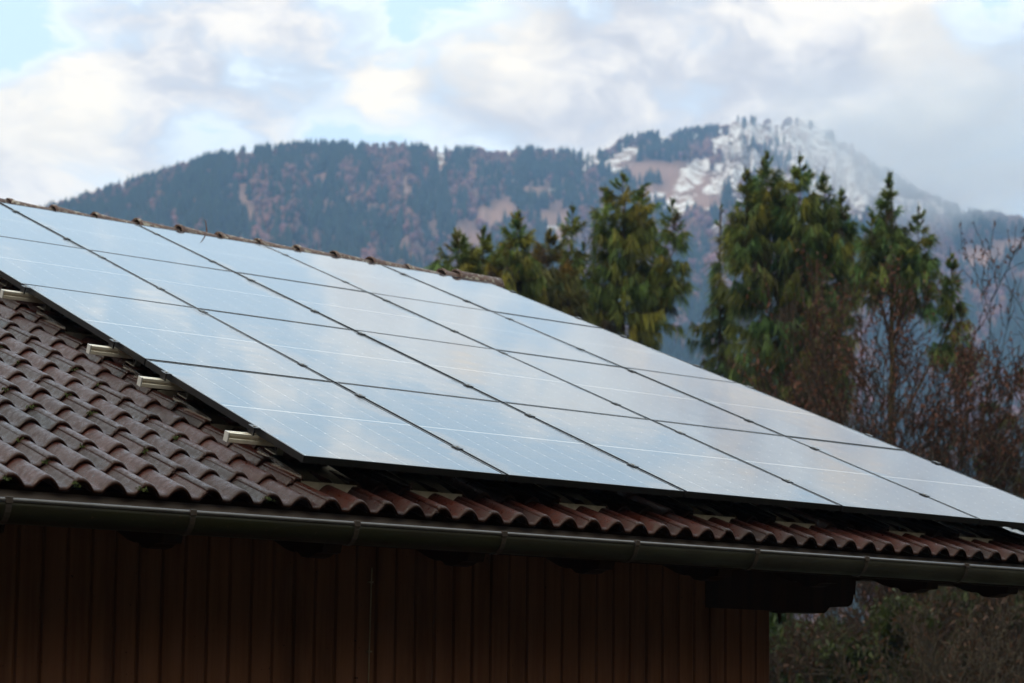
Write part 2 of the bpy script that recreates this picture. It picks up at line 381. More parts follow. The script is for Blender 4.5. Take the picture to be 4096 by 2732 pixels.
SNOW = [(1008, 362, 14, 18, -.3), (1020, 350, 30, 6, 0), (1170, 350, 22, 6, 0), (1130, 352, 14, 5, 0), (1392, 368, 60, 26, -.5), (1350, 354, 34, 12, 0), (1440, 350, 26, 26, -.6), (1272, 441, 12, 8, 0), (1165, 415, 14, 5, .8), (1255, 368, 8, 6, 0), (1590, 402, 28, 40, -.6), (1560, 465, 28, 32, -.5), (1545, 492, 34, 9, 0), (1650, 402, 16, 26, -.3), (1640, 435, 24, 10, 0), (1655, 320, 26, 26, 0), (1585, 318, 18, 10, 0), (1525, 322, 14, 12, 0), (1705, 300, 44, 30, 0), (1690, 350, 26, 30, .3), (1785, 305, 66, 28, 0), (1850, 300, 36, 40, 0), (1830, 345, 60, 20, 0), (1740, 380, 30, 26, .4), (1640, 488, 34, 9, 0), (1700, 470, 30, 12, 0), (1780, 430, 40, 30, 0), (1900, 380, 60, 60, .4), (1960, 430, 60, 50, .6), (1940, 490, 60, 24, 0), (1690, 395, 40, 40, 0), (1860, 330, 60, 60, 0), (2010, 440, 40, 26, .8), (2060, 470, 46, 14, .3), (2120, 474, 60, 12, .4), (2190, 492, 60, 9, .2), (1265, 525, 16, 6, 0), (1300, 548, 14, 10, -.6), (1500, 450, 26, 7, 0), (1660, 520, 26, 8, 0), (1880, 440, 30, 22, 0), (2090, 500, 40, 10, 0)]
CLEAR = [(1075, 545, 40, 34, .5), (1160, 490, 40, 30, 0), (1120, 500, 30, 30, 0), (1265, 505, 44, 26, 0), (1235, 448, 46, 22, .6), (1290, 540, 46, 22, 0), (1500, 395, 90, 26, 0), (1580, 420, 70, 34, 0), (1520, 445, 70, 26, 0), (1600, 465, 60, 26, 0), (560, 470, 12, 36, .2), (575, 500, 12, 26, .2), (800, 470, 10, 26, 0), (730, 420, 12, 20, 0), (930, 430, 10, 26, 0), (1020, 380, 14, 26, -.3), (670, 460, 8, 22, 0), (2250, 600, 50, 26, 0), (2330, 570, 40, 20, 0)]
elv = elev(mx_, my_, mz_)
snow = blobmask(AZ, elv, SNOW); clear = blobmask(AZ, elv, CLEAR)
m, h, b = mat('mountain_ground', .95, .15); p = objco(h)
n1 = h.noise(p, .012, 6, .62); n2 = h.noise(h.v('MULTIPLY', p, (1., 1., 1.5)), .050, 6, .72)
c = h.mix(h.rng(n1, .35, .65), (.14, .080, .058), (.27, .155, .115))
c = h.mix(h.rng(h.attr('clear').outputs['Fac'], .1, .9), c, h.mix(n1, (.31, .17, .12), (.40, .25, .185)))
sn = h.m('GREATER_THAN', h.m('ADD', h.m('MINIMUM', h.attr('snow').outputs['Fac'], .46), h.m('MULTIPLY', h.m('SUBTRACT', n2, .5), 4.6)), .42)
sn = h.m('MULTIPLY', sn, h.rng(h.attr('snow').outputs['Fac'], .02, .12))
h.put(b.inputs['Base Color'], h.mix(sn, c, (.90, .85, .81)))
tag(link('mountain', mesh('mountain', np.stack([mx_, my_, mz_], -1), grid(na, len(tv)), smooth=True, attrs={'snow': snow.ravel(), 'clear': clear.ravel()}), m), kind='structure')
# forest on the mountain: one mass nobody could count
NT = 52000
azs = rng.uniform(R(16), R(58), NT*2); ts = rng.uniform(.03, 1.0, NT*2)**.85
kk = rng.random(NT*2) < .25; ts[kk] = rng.uniform(.90, 1.0, kk.sum())
tx, ty, tz = terrain(azs, ts); te = elev(tx, ty, tz)
den = fbm(azs*90, ts*9, 4, 21)
sm = blobmask(azs, te, SNOW); cm = blobmask(azs, te, CLEAR)
keep = ((ts > .965) & (fbm(azs*500, ts*0+2.5, 3, 91) > .50) & (rng.random(NT*2) < .55)) | (sm*1.3+(fbm(azs*420, ts*60, 3, 77)-.5)*2.2 < .20) & (cm+(fbm(azs*240, ts*30, 3, 55)-.5)*.9 < .40)
conp = np.clip((den-.42)*5+.35+np.clip(.45-ts, 0, .4)*1.6, .08, .97)
xx = np.interp(azs, [azel(120, 500)[0], azel(600, 500)[0], azel(1100, 500)[0], azel(1700, 500)[0]], [.9, .35, .0, -.1])
conp = np.clip(conp+xx*.35, .05, .98)
con = rng.random(NT*2) < conp
keep &= ~((~con) & (rng.random(NT*2) < .25))
idx = np.where(keep)[0][:NT]
azs, ts, tx, ty, tz, con = azs[idx], ts[idx], tx[idx], ty[idx], tz[idx], con[idx]
n = len(idx); hgt = np.where(con, rng.uniform(11, 21, n), rng.uniform(8, 13, n))*np.where(ts > .93, .50, .85)
VV = []; FF = []; TI = []; base = 0
rot = rng.uniform(0, 6.28, n)
colc = np.array([.020, .034, .024])*rng.uniform(.6, 1.5, (n, 1))+rng.normal(0, .002, (n, 3))
cold = np.array([.235, .118, .100])*rng.uniform(.5, 1.3, (n, 1))*np.stack([np.ones(n), rng.uniform(.85, 1.1, n), rng.uniform(.8, 1.2, n)], 1)
tc = np.where(con[:, None], colc, cold).clip(.003, .4)
def cone_set(ii, z0, z1, rad, sides=6):
    global base
    k = len(ii); a = rot[ii][:, None]+np.arange(sides)[None]*2*np.pi/sides+rng.normal(0, .15, (k, sides))
    rd = rad[:, None]*rng.uniform(.75, 1.15, (k, sides))
    ring = np.stack([tx[ii][:, None]+rd*np.cos(a), ty[ii][:, None]+rd*np.sin(a), np.repeat((tz[ii]+z0)[:, None], sides, 1)+rng.normal(0, .3, (k, sides))], -1)
    tip = np.stack([tx[ii], ty[ii], tz[ii]+z1], -1)[:, None]
    vs = np.concatenate([ring, tip], 1).reshape(-1, 3); VV.append(vs)
    o = base+np.arange(k)[:, None]*(sides+1); s = np.arange(sides)[None]
    FF.append(np.stack([o+s, o+(s+1) % sides, np.repeat(o+sides, sides, 1)], -1).reshape(-1, 3))
    TI.append(np.repeat(tc[ii], sides+1, 0)*rng.uniform(.8, 1.2, (k*(sides+1), 1))); base += len(vs)
ci = np.where(con)[0]; di = np.where(~con)[0]; hc = hgt[ci]
cone_set(ci, hc*.06, hc*.62, hc*.20); cone_set(ci, hc*.36, hc*1.0, hc*.145)
hd = hgt[di]
# bare broadleaf crowns: rounded double cones
def crown_set(ii, hh):
    global base
    k = len(ii); s = 7; a = rot[ii][:, None]+np.arange(s)[None]*2*np.pi/s
    L = []
    for fz, fr in ((.12, .12), (.45, .36), (.78, .30)):
        rd = (hh*fr)[:, None]*rng.uniform(.7, 1.2, (k, s))
        L.append(np.stack([tx[ii][:, None]+rd*np.cos(a), ty[ii][:, None]+rd*np.sin(a), (tz[ii]+hh*fz)[:, None]+rng.normal(0, .5, (k, s))], -1))
    tip = np.stack([tx[ii], ty[ii], tz[ii]+hh], -1)[:, None]
    vs = np.concatenate(L+[tip], 1).reshape(-1, 3); VV.append(vs); per = 3*s+1
    o = base+np.arange(k)[:, None]*per; q = np.arange(s)[None]; q2 = (q+1) % s
    for r_ in (0, 1):
        a0, a1, b0, b1 = o+r_*s+q, o+r_*s+q2, o+(r_+1)*s+q, o+(r_+1)*s+q2
        FF.append(np.stack([a0, a1, b1], -1).reshape(-1, 3)); FF.append(np.stack([a0, b1, b0], -1).reshape(-1, 3))
    FF.append(np.stack([o+2*s+q, o+2*s+q2, np.repeat(o+3*s, s, 1)], -1).reshape(-1, 3))
    TI.append(np.repeat(tc[ii], per, 0)*rng.uniform(.7, 1.25, (k*per, 1))); base += len(vs)
crown_set(di, hd)
tag(link('mountain_forest', mesh('mountain_forest', np.concatenate(VV), np.concatenate(FF), tint=np.concatenate(TI)), M_FAR),
    'dark conifer and bare brown forest covering the mountain behind the house', 'forest', kind='stuff')

# ------------------------------------------------------------------ the house
HL = Vector((1.0, 6.7, GZ))
house = empty('house', HL, 'brown wooden house with dark red tiled roof carrying the solar panels', 'house')
HO = tuple(-HL)
X0J = -1.4277; SE = -.2246; CP = .319; TW = .30
XV = 5.96                                            # verge on the right
# tiles
bumpx = lambda d: (math.cos(math.pi/2*min(1., abs(d)/.056)))**.85*.045
xs = np.array(sorted(set([-.030, -.024, -.016, -.008, 0, .008, .016, .026, .036, .045, .052, .058, .075, .09, .096, .104, .114, .124, .134, .142, .150, .158, .166, .176, .186, .196, .204, .210, .225, .240, .246, .254, .264, .272])))
def hprof(x):
    return max(bumpx(x), bumpx(x-.15), bumpx(x-.30))
hp = np.array([hprof(x) for x in xs])
hp[xs < -.01] += .004
chan = np.clip((xs-.19)/.02, 0, 1)*np.clip((.285-xs)/.02, 0, 1)            # grey water channel left of the joint
TV = []; TF = []; TT_ = []; tb = 0
svals = [(-.001, -.020), (-.003, -.010), (0., -.004), (.006, -.0012), (.014, 0.), (.034, -.002), (.10, -.006), (.22, -.0145), (.345, -.0235), (.40, -.027)]
ncol0, ncol1 = -12, 25; nx = len(xs)
NC = 24
for k in range(NC):
    for j in range(ncol0, ncol1):
        xb = X0J+TW*j
        if xb+.27 > XV+.02: continue
        jx, js, jp, sk_ = rng.normal(0, .0012), rng.normal(0, .003), rng.normal(0, .0012), rng.normal(0, .004)
        tone = rng.uniform(.55, 1.05)*(1 if rng.random() > .08 else .8)
        rows = []
        for (ds, dp) in svals:
            s = SE+CP*k+ds+js
            if s > 7.22: s = 7.22
            x = xb+xs+jx; p = -.1705+hp+dp+jp+sk_*(xs-.12)
            rows.append(np.stack([x, s*cA-p*sA, s*sA+p*cA], -1))
        # left edge of the tile drops on to its neighbour
        vs = np.concatenate(rows); nrw = len(svals)
        le = np.stack([[xb-.030+jx, (SE+CP*k+ds+js)*cA-(-.1705+hp[0]+dp-.014)*sA, (SE+CP*k+ds+js)*sA+(-.1705+hp[0]+dp-.014)*cA] for ds, dp in svals])
        TV.append(vs); TV.append(le)
        f = []
        i = np.arange(nrw-1)[:, None]*nx+np.arange(nx-1)[None]
        TF.append((np.stack([i, i+1, i+nx+1, i+nx], -1).reshape(-1, 4))+tb)
        e = np.arange(nrw-1); l0 = nrw*nx
        TF.append(np.stack([l0+e, e*nx, (e+1)*nx, l0+e+1], -1)+tb)
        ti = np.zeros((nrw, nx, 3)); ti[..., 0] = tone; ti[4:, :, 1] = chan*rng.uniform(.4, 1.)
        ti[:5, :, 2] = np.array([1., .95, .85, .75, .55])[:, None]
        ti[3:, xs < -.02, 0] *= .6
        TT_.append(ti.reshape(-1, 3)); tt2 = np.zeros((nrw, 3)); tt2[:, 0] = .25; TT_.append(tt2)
        tb += nrw*nx+nrw
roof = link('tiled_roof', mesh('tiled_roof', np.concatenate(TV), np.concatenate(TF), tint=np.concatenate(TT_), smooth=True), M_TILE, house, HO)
sol = roof.modifiers.new('solid', 'SOLIDIFY'); sol.thickness = .016; sol.offset = -1
# roof deck, back slope, verge
SR = 7.30
mb = MB()
mb.box((-6, -.06, -.262), (XV-.02, SR-.02, -.222), P)
deck = mb.build('roof_deck', M_BEAM, house, loc=HO)
mb = MB(); yr, zr = SR*cA+.13*sA, SR*sA-.16*cA
mb.add([(-6, yr, zr+.0), (XV, yr, zr), (XV, 2*yr+.1, zr-yr*math.tan(PA)), (-6, 2*yr+.1, zr-yr*math.tan(PA)), (-6, yr, zr-.1), (XV, yr, zr-.1), (XV, 2*yr+.1, zr-.1-yr*math.tan(PA)), (-6, 2*yr+.1, zr-.1-yr*math.tan(PA))],
       [(0, 1, 2, 3), (7, 6, 5, 4), (0, 4, 5, 1), (1, 5, 6, 2), (2, 6, 7, 3), (3, 7, 4, 0)])
mb.build('back_roof', M_TILE, house, loc=HO)
mb = MB(); mb.box((XV-.015, SE+.03, -.36), (XV+.012, SR, -.165), P); mb.build('verge_board', M_BEAM, house, loc=HO)
# ridge tiles
RX = [1.292-.367*3, 1.292-.367*2, 1.292-.367, 1.292, 1.659, 2.011, 2.372, 2.747, 3.115, 3.479, 3.853, 4.224, 4.596, 4.971, 5.349, 5.511]
for i, x in enumerate(RX):
    last = i == len(RX)-1
    x1 = 6.0 if last else x+.40
    r0, r1 = (.110, .104) if last else (.118, .093)
    L = []; Fc = []; ns = 15; st = [(0, 0, 1), (.004, .004, 1), (.03, .006, 1), (.05, -.002, 1), (.5, -.004, 1), (1, 0, 1)]
    zc = 2.590+(.022 if last else rng.normal(0, .004)); tilt = rng.normal(0, .004)
    for (u_, dr, _) in st:
        q = u_ if u_ in (.5, 1) else u_/(x1-x) if not last else u_/.48
        for a in range(ns):
            t = math.pi*(1.06*a/(ns-1)-.03); rad = r0+(r1-r0)*min(q, 1)+dr
            L.append((x+(x1-x)*min(q, 1), 6.735+math.cos(t)*rad, zc+tilt*(q-.5)+math.sin(t)*rad*1.05+rng.normal(0, .0012)))
    for r_ in range(len(st)-1):
        for a in range(ns-1): Fc.append((r_*ns+a, r_*ns+a+1, (r_+1)*ns+a+1, (r_+1)*ns+a))
    if last: Fc.append(tuple((len(st)-1)*ns+a for a in range(ns)))
    o = link('ridge_tile', mesh('ridge_tile', L, Fc, smooth=True), M_RIDGE, roof)
    sm_ = o.modifiers.new('solid', 'SOLIDIFY'); sm_.thickness = .016; sm_.offset = -1
# metal plates under the hooks replace single tiles
PL = [(5, 1), (7, 1), (10, 1), (13, 1), (15, 1), (18, 1), (20, 1), (22, 1), (5, 4), (5, 6), (5, 10)]
for j, k in PL:
    xa = X0J+TW*j-.030; xb = xa+.335; s0 = SE+CP*k-.012; s1 = s0+.44; pt = -.140
    mb = MB()
    mb.box((xa+.03, s0+.002, pt-.0015), (xb, s1, pt+.0005), P)
    nn = 12
    for i in range(nn):                             # front apron dressed down on to the waves
        ua, ub = xa+.03+(xb-xa-.03)*i/nn, xa+.03+(xb-xa-.03)*(i+1)/nn
        wv = lambda q: -.003*math.sin(q*60)
        mb.add([P(ua, s0, pt), P(ub, s0, pt), P(ub, s0-.012+wv(ub), pt-.046), P(ua, s0-.012+wv(ua), pt-.046)], [(0, 1, 2, 3)])
    mb.box((xa+.028, s0-.004, pt-.016), (xa+.031, s1, pt+.026), P); mb.box((xa+.023, s0-.004, pt+.026), (xa+.031, s1, pt+.0285), P)
    mb.box((xb-.0015, s0-.004, pt-.006), (xb+.0015, s1, pt+.012), P)
    o = mb.build('metal_tile_plate', [M_PLATE, M_CREAM], roof)
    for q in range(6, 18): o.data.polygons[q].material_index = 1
# moss tufts in the tile joints
mv = []; mf = []
for k in range(0, 12):
    for j in range(-6, 6):
        if rng.random() > .42: continue
        for q in range(rng.integers(8, 26)):
            s = SE+CP*k-.006+rng.normal(0, .008); x = X0J+TW*j-.028+rng.normal(0, .012); p0 = -.155+rng.uniform(-.006, .010)
            if x > -.1: continue
            a = rng.uniform(0, 6.28); rr_ = rng.uniform(.003, .008); bz = len(mv)
            for t in range(3): mv.append(P(x+rr_*math.cos(a+t*2.1), s+rr_*math.sin(a+t*2.1), p0+rng.normal(0, .003)))
            mv.append(P(x+rng.normal(0, .002), s, p0+rng.uniform(.005, .012)))
            mf += [(bz, bz+1, bz+3), (bz+1, bz+2, bz+3), (bz+2, bz, bz+3)]
o = link('moss', mesh('moss', mv, mf), M_MOSS, roof); o['kind'] = 'stuff'
# eave sheet and fascia behind the gutter
mb = MB()
mb.extrude([(-.095, -.262), (-.125, -.300), (-.135, -.345), (-.128, -.345), (-.116, -.300), (-.085, -.262)], lambda a, b_: (-6, a, b_), lambda a, b_: (XV, a, b_))
mb.build('eave_sheet', M_APRON, house, loc=HO)
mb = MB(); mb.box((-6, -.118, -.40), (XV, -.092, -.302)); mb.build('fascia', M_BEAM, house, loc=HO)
# gutter
gy0, gz0, gr = -.195, -.318, .076
mb = MB(); pr = []
for i in range(17):
    t = math.pi*i/16; pr.append((gy0-gr*math.cos(t), gz0-gr*1.08*math.sin(t)))
pin = [(gy0-(gr-.003)*math.cos(math.pi*i/16), gz0-(gr-.003)*1.08*math.sin(math.pi*i/16)) for i in range(16, -1, -1)]
sg = lambda x: -.010+.0022*(x+1.5)
mb.extrude(pr+pin, lambda a, b_: (-6, a, b_+sg(-6)), lambda a, b_: (XV+.06, a, b_+sg(XV)), True)
gut = mb.build('gutter', M_GUT, house, True, HO)
mb = MB(); mb.tube([(x, gy0-gr+.004, gz0+.006+sg(x)) for x in (-6, -3, 0, 3, XV+.06)], .0105, 12); mb.build('gutter_bead', M_BEAD, gut, True)
for i in range(-5, 10):
    x = -1.489+.809*i
    if x > XV: continue
    mb = MB(); pa = []
    for q in range(13): t = math.pi*(q/12*.96); pa.append((gy0-(gr+.005)*math.cos(t), gz0-(gr+.005)*1.08*math.sin(t)+sg(x)))
    pb = [(gy0-(gr+.001)*math.cos(math.pi*(q/12*.96)), gz0-(gr+.001)*1.08*math.sin(math.pi*(q/12*.96))+sg(x)) for q in range(12, -1, -1)]
    mb.extrude(pa+pb, lambda a, b_: (x-.013, a, b_), lambda a, b_: (x+.013, a, b_))
    mb.box((x-.015, gy0-gr-.010, gz0-.008+sg(x)), (x+.015, gy0-gr+.018, gz0+.019+sg(x)))
    bev(mb.build('gutter_bracket', M_STRAP, gut), .002)
# wall of upright boards
YW = .55; XC = 3.445; BW = .1165
mb = MB(); nb = int((XC+6)/BW)
ztop = YW*math.tan(PA)-.27
for i in range(nb):
    x1 = XC-BW*i; x0 = x1-BW; gq = .0045; dd = rng.uniform(-.0015, .0015)
    pf = [(x0, YW+.03), (x0, YW+.016), (x0+gq, YW+.016), (x0+gq+.007, YW+dd), (x1-.012, YW+dd), (x1-.006, YW+.005), (x1, YW+.009), (x1, YW+.03)]
    mb.extrude(pf, lambda a, b_: (a, b_, GZ-.1), lambda a, b_: (a, b_, ztop))
mb.build('board_wall', M_WALL, house, loc=HO)
mb = MB(); yb = 12.9; zt = lambda y: min(y, 13.45-y)*math.tan(PA)-.30
mb.add([(XC-.03, YW+.032, GZ-.1), (XC-.03, yb, GZ-.1), (XC-.03, yb, zt(yb)), (XC-.03, 6.72, zt(6.72)), (XC-.03, YW+.032, zt(YW)),
        (XC-.001, YW+.032, GZ-.1), (XC-.001, yb, GZ-.1), (XC-.001, yb, zt(yb)), (XC-.001, 6.72, zt(6.72)), (XC-.001, YW+.032, zt(YW))],
       [(4, 3, 2, 1, 0), (5, 6, 7, 8, 9), (0, 1, 6, 5), (1, 2, 7, 6), (2, 3, 8, 7), (3, 4, 9, 8), (4, 0, 5, 9)])
mb.build('gable_wall', M_WALL, house, loc=HO)
mb = MB(); mb.box((-6, yb-.03, GZ-.1), (XC-.03, yb, zt(yb)+.0)); mb.build('back_wall', M_WALL, house, loc=HO)
# purlin with carved end, running out under the verge
def purlin(y, zb, th_=.17, dep=.16, xe=4.14):
    mb = MB()
    d = xe-4.142
    pf = [(XC-.5, zb), (3.884+d, zb), (3.93+d, zb+.037), (4.045+d, zb+.044)]
    for i in range(6): t = R(-90+90*i/5); pf.append((4.068+d+.056*math.cos(t), zb+.098+.054*math.sin(t)))
    pf += [(4.124+d, zb+.118), (4.142+d, zb+.118), (4.142+d, zb+th_+.06), (XC-.5, zb+th_+.06)]
    mb.extrude(pf, lambda a, b_: (a, y-.004, b_), lambda a, b_: (a, y+dep, b_))
    return bev(mb.build('purlin', M_BEAM, house, loc=HO), .003)
pu = purlin(YW, -.566)
mb = MB(); mb.box((XC-.5, YW+.0, -.352), (XV-.1, YW+.14, -.27)); mb.build('wall_plate', M_BEAM, house, loc=HO)
purlin(3.4, .62); purlin(6.65, 1.95); 
for (px, py, pz) in ((3.545, YW+.03, -.566), (4.165, YW+.03, -.352)):
    mb = MB(); prf = [(.0, .004), (.045, .002), (.055, -.004), (.03, -.010), (.013, -.014), (.011, -.03), (.004, -.068), (0, -.069)]
    L = []; Fc = []
    for i, (r_, z_) in enumerate(prf):
        for a in range(10): L.append((px+r_*math.cos(a*.628), py+r_*math.sin(a*.628)*.7, pz+z_))
    for i in range(len(prf)-1):
        for a in range(10): Fc.append((i*10+a, (i+1)*10+a, (i+1)*10+(a+1) % 10, i*10+(a+1) % 10))
    link('turned_pendant', mesh('turned_pendant', L, Fc, smooth=True), M_BEAM, pu)
# rafters with carved tails
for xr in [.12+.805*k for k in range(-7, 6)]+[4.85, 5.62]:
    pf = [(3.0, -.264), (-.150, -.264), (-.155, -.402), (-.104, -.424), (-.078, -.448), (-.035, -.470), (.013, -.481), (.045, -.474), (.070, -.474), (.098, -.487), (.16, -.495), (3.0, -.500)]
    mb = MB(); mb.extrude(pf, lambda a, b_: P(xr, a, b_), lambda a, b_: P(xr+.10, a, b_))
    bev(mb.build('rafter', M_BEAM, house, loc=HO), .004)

# ------------------------------------------------------------------ mounting rails with hooks and clamps
DS = [1.7546, 1.7871, 1.7714, 1.7521]; S0 = [0, 1.7546, 3.5417, 5.3131, 7.0652]; PW = 1.154
RAILS = [(.46, 'lowest silver rail end, poking out just above the gutter beneath the bottom panel row'),
         (1.455, 'second silver rail end up from the gutter, poking out under the bottom panel row'),
         (2.12, 'third silver rail end up from the gutter, poking out under the second panel row'),
         (3.43, 'topmost silver rail end in view, cut by the left edge of the photo'),
         (4.07, 'hidden rail holding the lower clamps of the third panel row from the gutter'),
         (5.035, 'hidden rail holding the upper clamps of the third panel row from the gutter'),
         (5.67, 'hidden rail holding the lower clamps of the top panel row'),
         (6.68, 'hidden rail holding the uppermost clamps, just below the ridge tiles')]
rp = [(-.020, -.080), (-.020, -.062), (-.016, -.060), (-.0115, -.058), (-.0115, -.052), (-.016, -.050), (-.020, -.048), (-.020, -.034), (-.008, -.034), (-.008, -.046), (.008, -.046), (.008, -.034), (.020, -.034), (.020, -.080)]
def hook(s, x, parent):
    mb = MB()
    pl = [(s-.024, -.050), (s-.030, -.075), (s-.030, -.105), (s-.026, -.118), (s-.005, -.1215), (s+.09, -.1215), (s+.09, -.1165), (s+.0, -.1165), (s-.019, -.112), (s-.0235, -.102), (s-.0235, -.075), (s-.0215, -.050)]
    mb.extrude(pl, lambda a, b_: P(x-.018, a, b_), lambda a, b_: P(x+.018, a, b_))
    o = mb.build('roof_hook', M_STEEL, parent); bev(o, .0015)
    mb = MB(); c0 = Vector(P(x, s-.036, -.064)); nx_ = Vector((0, -cA, -sA))
    mb.tube([c0, c0+nx_*.007], .0075, 6); mb.build('bolt', M_ALU, o)
    return o
for ri, (s, lab) in enumerate(RAILS):
    root = empty('mounting_rail', P(-.14, s, -.08), lab, 'rail', 'aluminium rails under the solar panels')
    LO = tuple(-Vector(root.location))
    def ch(o): o.location = LO; return o
    mb = MB(); mb.extrude(rp, lambda a, b_: P(-.138, s+a, b_), lambda a, b_: P(5.90, s+a, b_)); ch(bev(mb.build('profile', M_ALU, root), .0012))
    mb = MB(); mb.extrude([(-.021, -.081), (-.021, -.033), (.021, -.033), (.021, -.081)], lambda a, b_: P(-.146, s+a, b_), lambda a, b_: P(-.1385, s+a, b_)); ch(bev(mb.build('end_cap', M_CAP, root), .001))
    hx = [.14, .80, 1.62, 2.52, 3.17, 4.03, 4.65, 5.32] if ri == 0 else [.14, 1.34, 2.54, 3.74, 4.94]
    for i, x in enumerate(hx):
        hk = ch(hook(s, x, root))
        if i == 0:
            mb = MB(); a0 = Vector(P(x-.026, s-.03, -.045))
            pts = [Vector(P(x-.034, s-.035, -.052)), Vector(P(x-.040, s-.04, -.075)), Vector(P(x-.028, s-.045, -.108)), Vector(P(x-.018, s-.04, -.116)), Vector(P(x-.030, s-.045, -.10)), Vector(P(x-.024, s-.04, -.078)), Vector(P(x-.030, s-.035, -.052))]
            mb.tube(pts, .0016, 5); mb.box((x-.043, s-.044, -.070), (x-.022, s-.036, -.063), P)
            mb.build('cable_tie', M_TIE, hk)
    for i in range(6):
        x = i*PW+(-.008 if i == 0 else .008 if i == 5 else 0); mb = MB()
        wid = .019
        mb.box((x-wid, s-.030, .0012), (x+wid, s+.030, .0045), P)
        if i in (0, 5): mb.box((x-(.016 if i == 0 else -.008), s-.030, -.034), (x+(-.008 if i == 0 else .016), s+.030, .0012), P)
        else: mb.box((x-.006, s-.028, -.034), (x+.006, s+.028, .0012), P)
        o = ch(bev(mb.build('clamp', M_FRAME, root), .0008))
        mb = MB(); c0 = Vector(P(x, s, .004)); mb.tube([c0, c0+Vector(P(0, 0, .004))], .0062, 8); mb.build('bolt', M_STEEL, o)
# ------------------------------------------------------------------ solar panels
PWID = 1.134; cols_ = ['leftmost', 'second from left', 'middle', 'second from right', 'rightmost']
rows_ = ['bottom row nearest the gutter', 'second row up from the gutter', 'third row up from the gutter', 'top row along the ridge']
frames = {}
for r_ in range(4):
    L_ = DS[r_]-(.010, .012, .011, .008)[r_]; fs = []
    mb = MB(); a = .010
    H0 = -.034
    for (x0, y0, x1, y1) in ((0, 0, PWID, a), (0, L_-a, PWID, L_), (0, a, a, L_-a), (PWID-a, a, PWID, L_-a)):
        mb.box((x0, y0, H0), (x1, y1, 0))
    frames[r_] = (mesh('frame', mb.v, mb.f), L_)
    me = frames[r_][0]
    gl = MB(); gl.box((a, a, -.006), (PWID-a, L_-a, -.0016)); frames[r_] += (mesh('glass', gl.v, gl.f),)
    bk = MB(); bk.box((a+.002, a+.002, -.012), (PWID-a-.002, L_-a-.002, -.0065)); frames[r_] += (mesh('backsheet', bk.v, bk.f),)
M_BACK = plain('backsheet', (.02, .02, .022), (.03, .03, .03), 8., .6)
for r_ in range(4):
    for c_ in range(5):
        fm, L_, gm, bm_ = frames[r_]
        x = c_*PW+(PW-PWID)/2; s = S0[r_]+(.005 if r_ else 0)+rng.normal(0, .0015)
        root = empty('solar_panel', P(x, s, rng.normal(0, .0008)), 'solar panel, %s of the %s' % (cols_[c_], rows_[r_]), 'solar panel', 'solar panels covering the roof')
        root.rotation_euler = (PA+rng.normal(0, .0008), rng.normal(0, .0008), 0)
        link('glass', gm, M_GLASS, root); link('frame', fm, M_FRAME, root); link('backsheet', bm_, M_BACK, root)
# small type sticker on the frame flank of the lowest left panel is blank silver
mb = MB(); mb.box((-.0012, 1.492, -.026), (-.0002, 1.54, -.008), lambda x, y, z: P(x+.010, y, z))
pan0 = [o for o in C.objects if o.name.startswith('solar_panel')][0]
o = mb.build('sticker', M_CAP); o.parent = pan0; o.matrix_parent_inverse = (Matrix.Translation(pan0.location) @ pan0.rotation_euler.to_matrix().to_4x4()).inverted()

# thin cable on the wall, dead stem on the ridge
mb = MB(); mb.tube([(.727, YW-.016, -.45), (.724, YW-.012, -.8), (.720, YW-.014, -1.1), (.716, YW-.012, -1.6), (.714, YW-.013, GZ)], .0035, 6)
for z in (-.52, -.86): mb.box((.714, YW-.020, z-.004), (.736, YW, z+.004))
tag(mb.build('wall_cable', M_CABLE), 'thin pale cable running straight down the brown board wall', 'cable')
mb = MB(); mb.tube([(3.025, 6.735, 2.70), (3.022, 6.735, 2.735), (3.014, 6.735, 2.78), (3.003, 6.735, 2.80)], [.006, .005, .004, .002], 6)
mb.tube([(3.125, 6.735, 2.69), (3.132, 6.735, 2.715)], [.008, .004], 6)
tag(mb.build('dead_stem', M_TWIG), 'rusty dead plant stem sticking up from the ridge tiles', 'plant')

# ------------------------------------------------------------------ trees
def tubes(segs, sides=4):                           # segs: array (n, 8) p0 p1 r0 r1
    S = np.asarray(segs, float); n = len(S); p0, p1 = S[:, :3], S[:, 3:6]; d = p1-p0; d /= np.linalg.norm(d, axis=1, keepdims=True)+1e-9
    ref = np.where(np.abs(d[:, 2:3]) < .9, [[0, 0, 1.]], [[1., 0, 0]]); a = np.cross(d, ref); a /= np.linalg.norm(a, axis=1, keepdims=True)+1e-9; c = np.cross(d, a)
    t = np.arange(sides)*2*np.pi/sides
    ring = a[:, None]*np.cos(t)[None, :, None]+c[:, None]*np.sin(t)[None, :, None]
    v = np.concatenate([p0[:, None]+ring*S[:, 6][:, None, None], p1[:, None]+ring*S[:, 7][:, None, None]], 1).reshape(-1, 3)
    o = np.arange(n)[:, None]*2*sides; k = np.arange(sides)[None]; k2 = (k+1) % sides
    return v, np.stack([o+k, o+k2, o+sides+k2, o+sides+k], -1).reshape(-1, 4)
VIEW = np.array([fw.x, fw.y, 0]); VIEW /= np.linalg.norm(VIEW); SIDE = np.array([rt.x, rt.y, 0]); SIDE /= np.linalg.norm(SIDE)
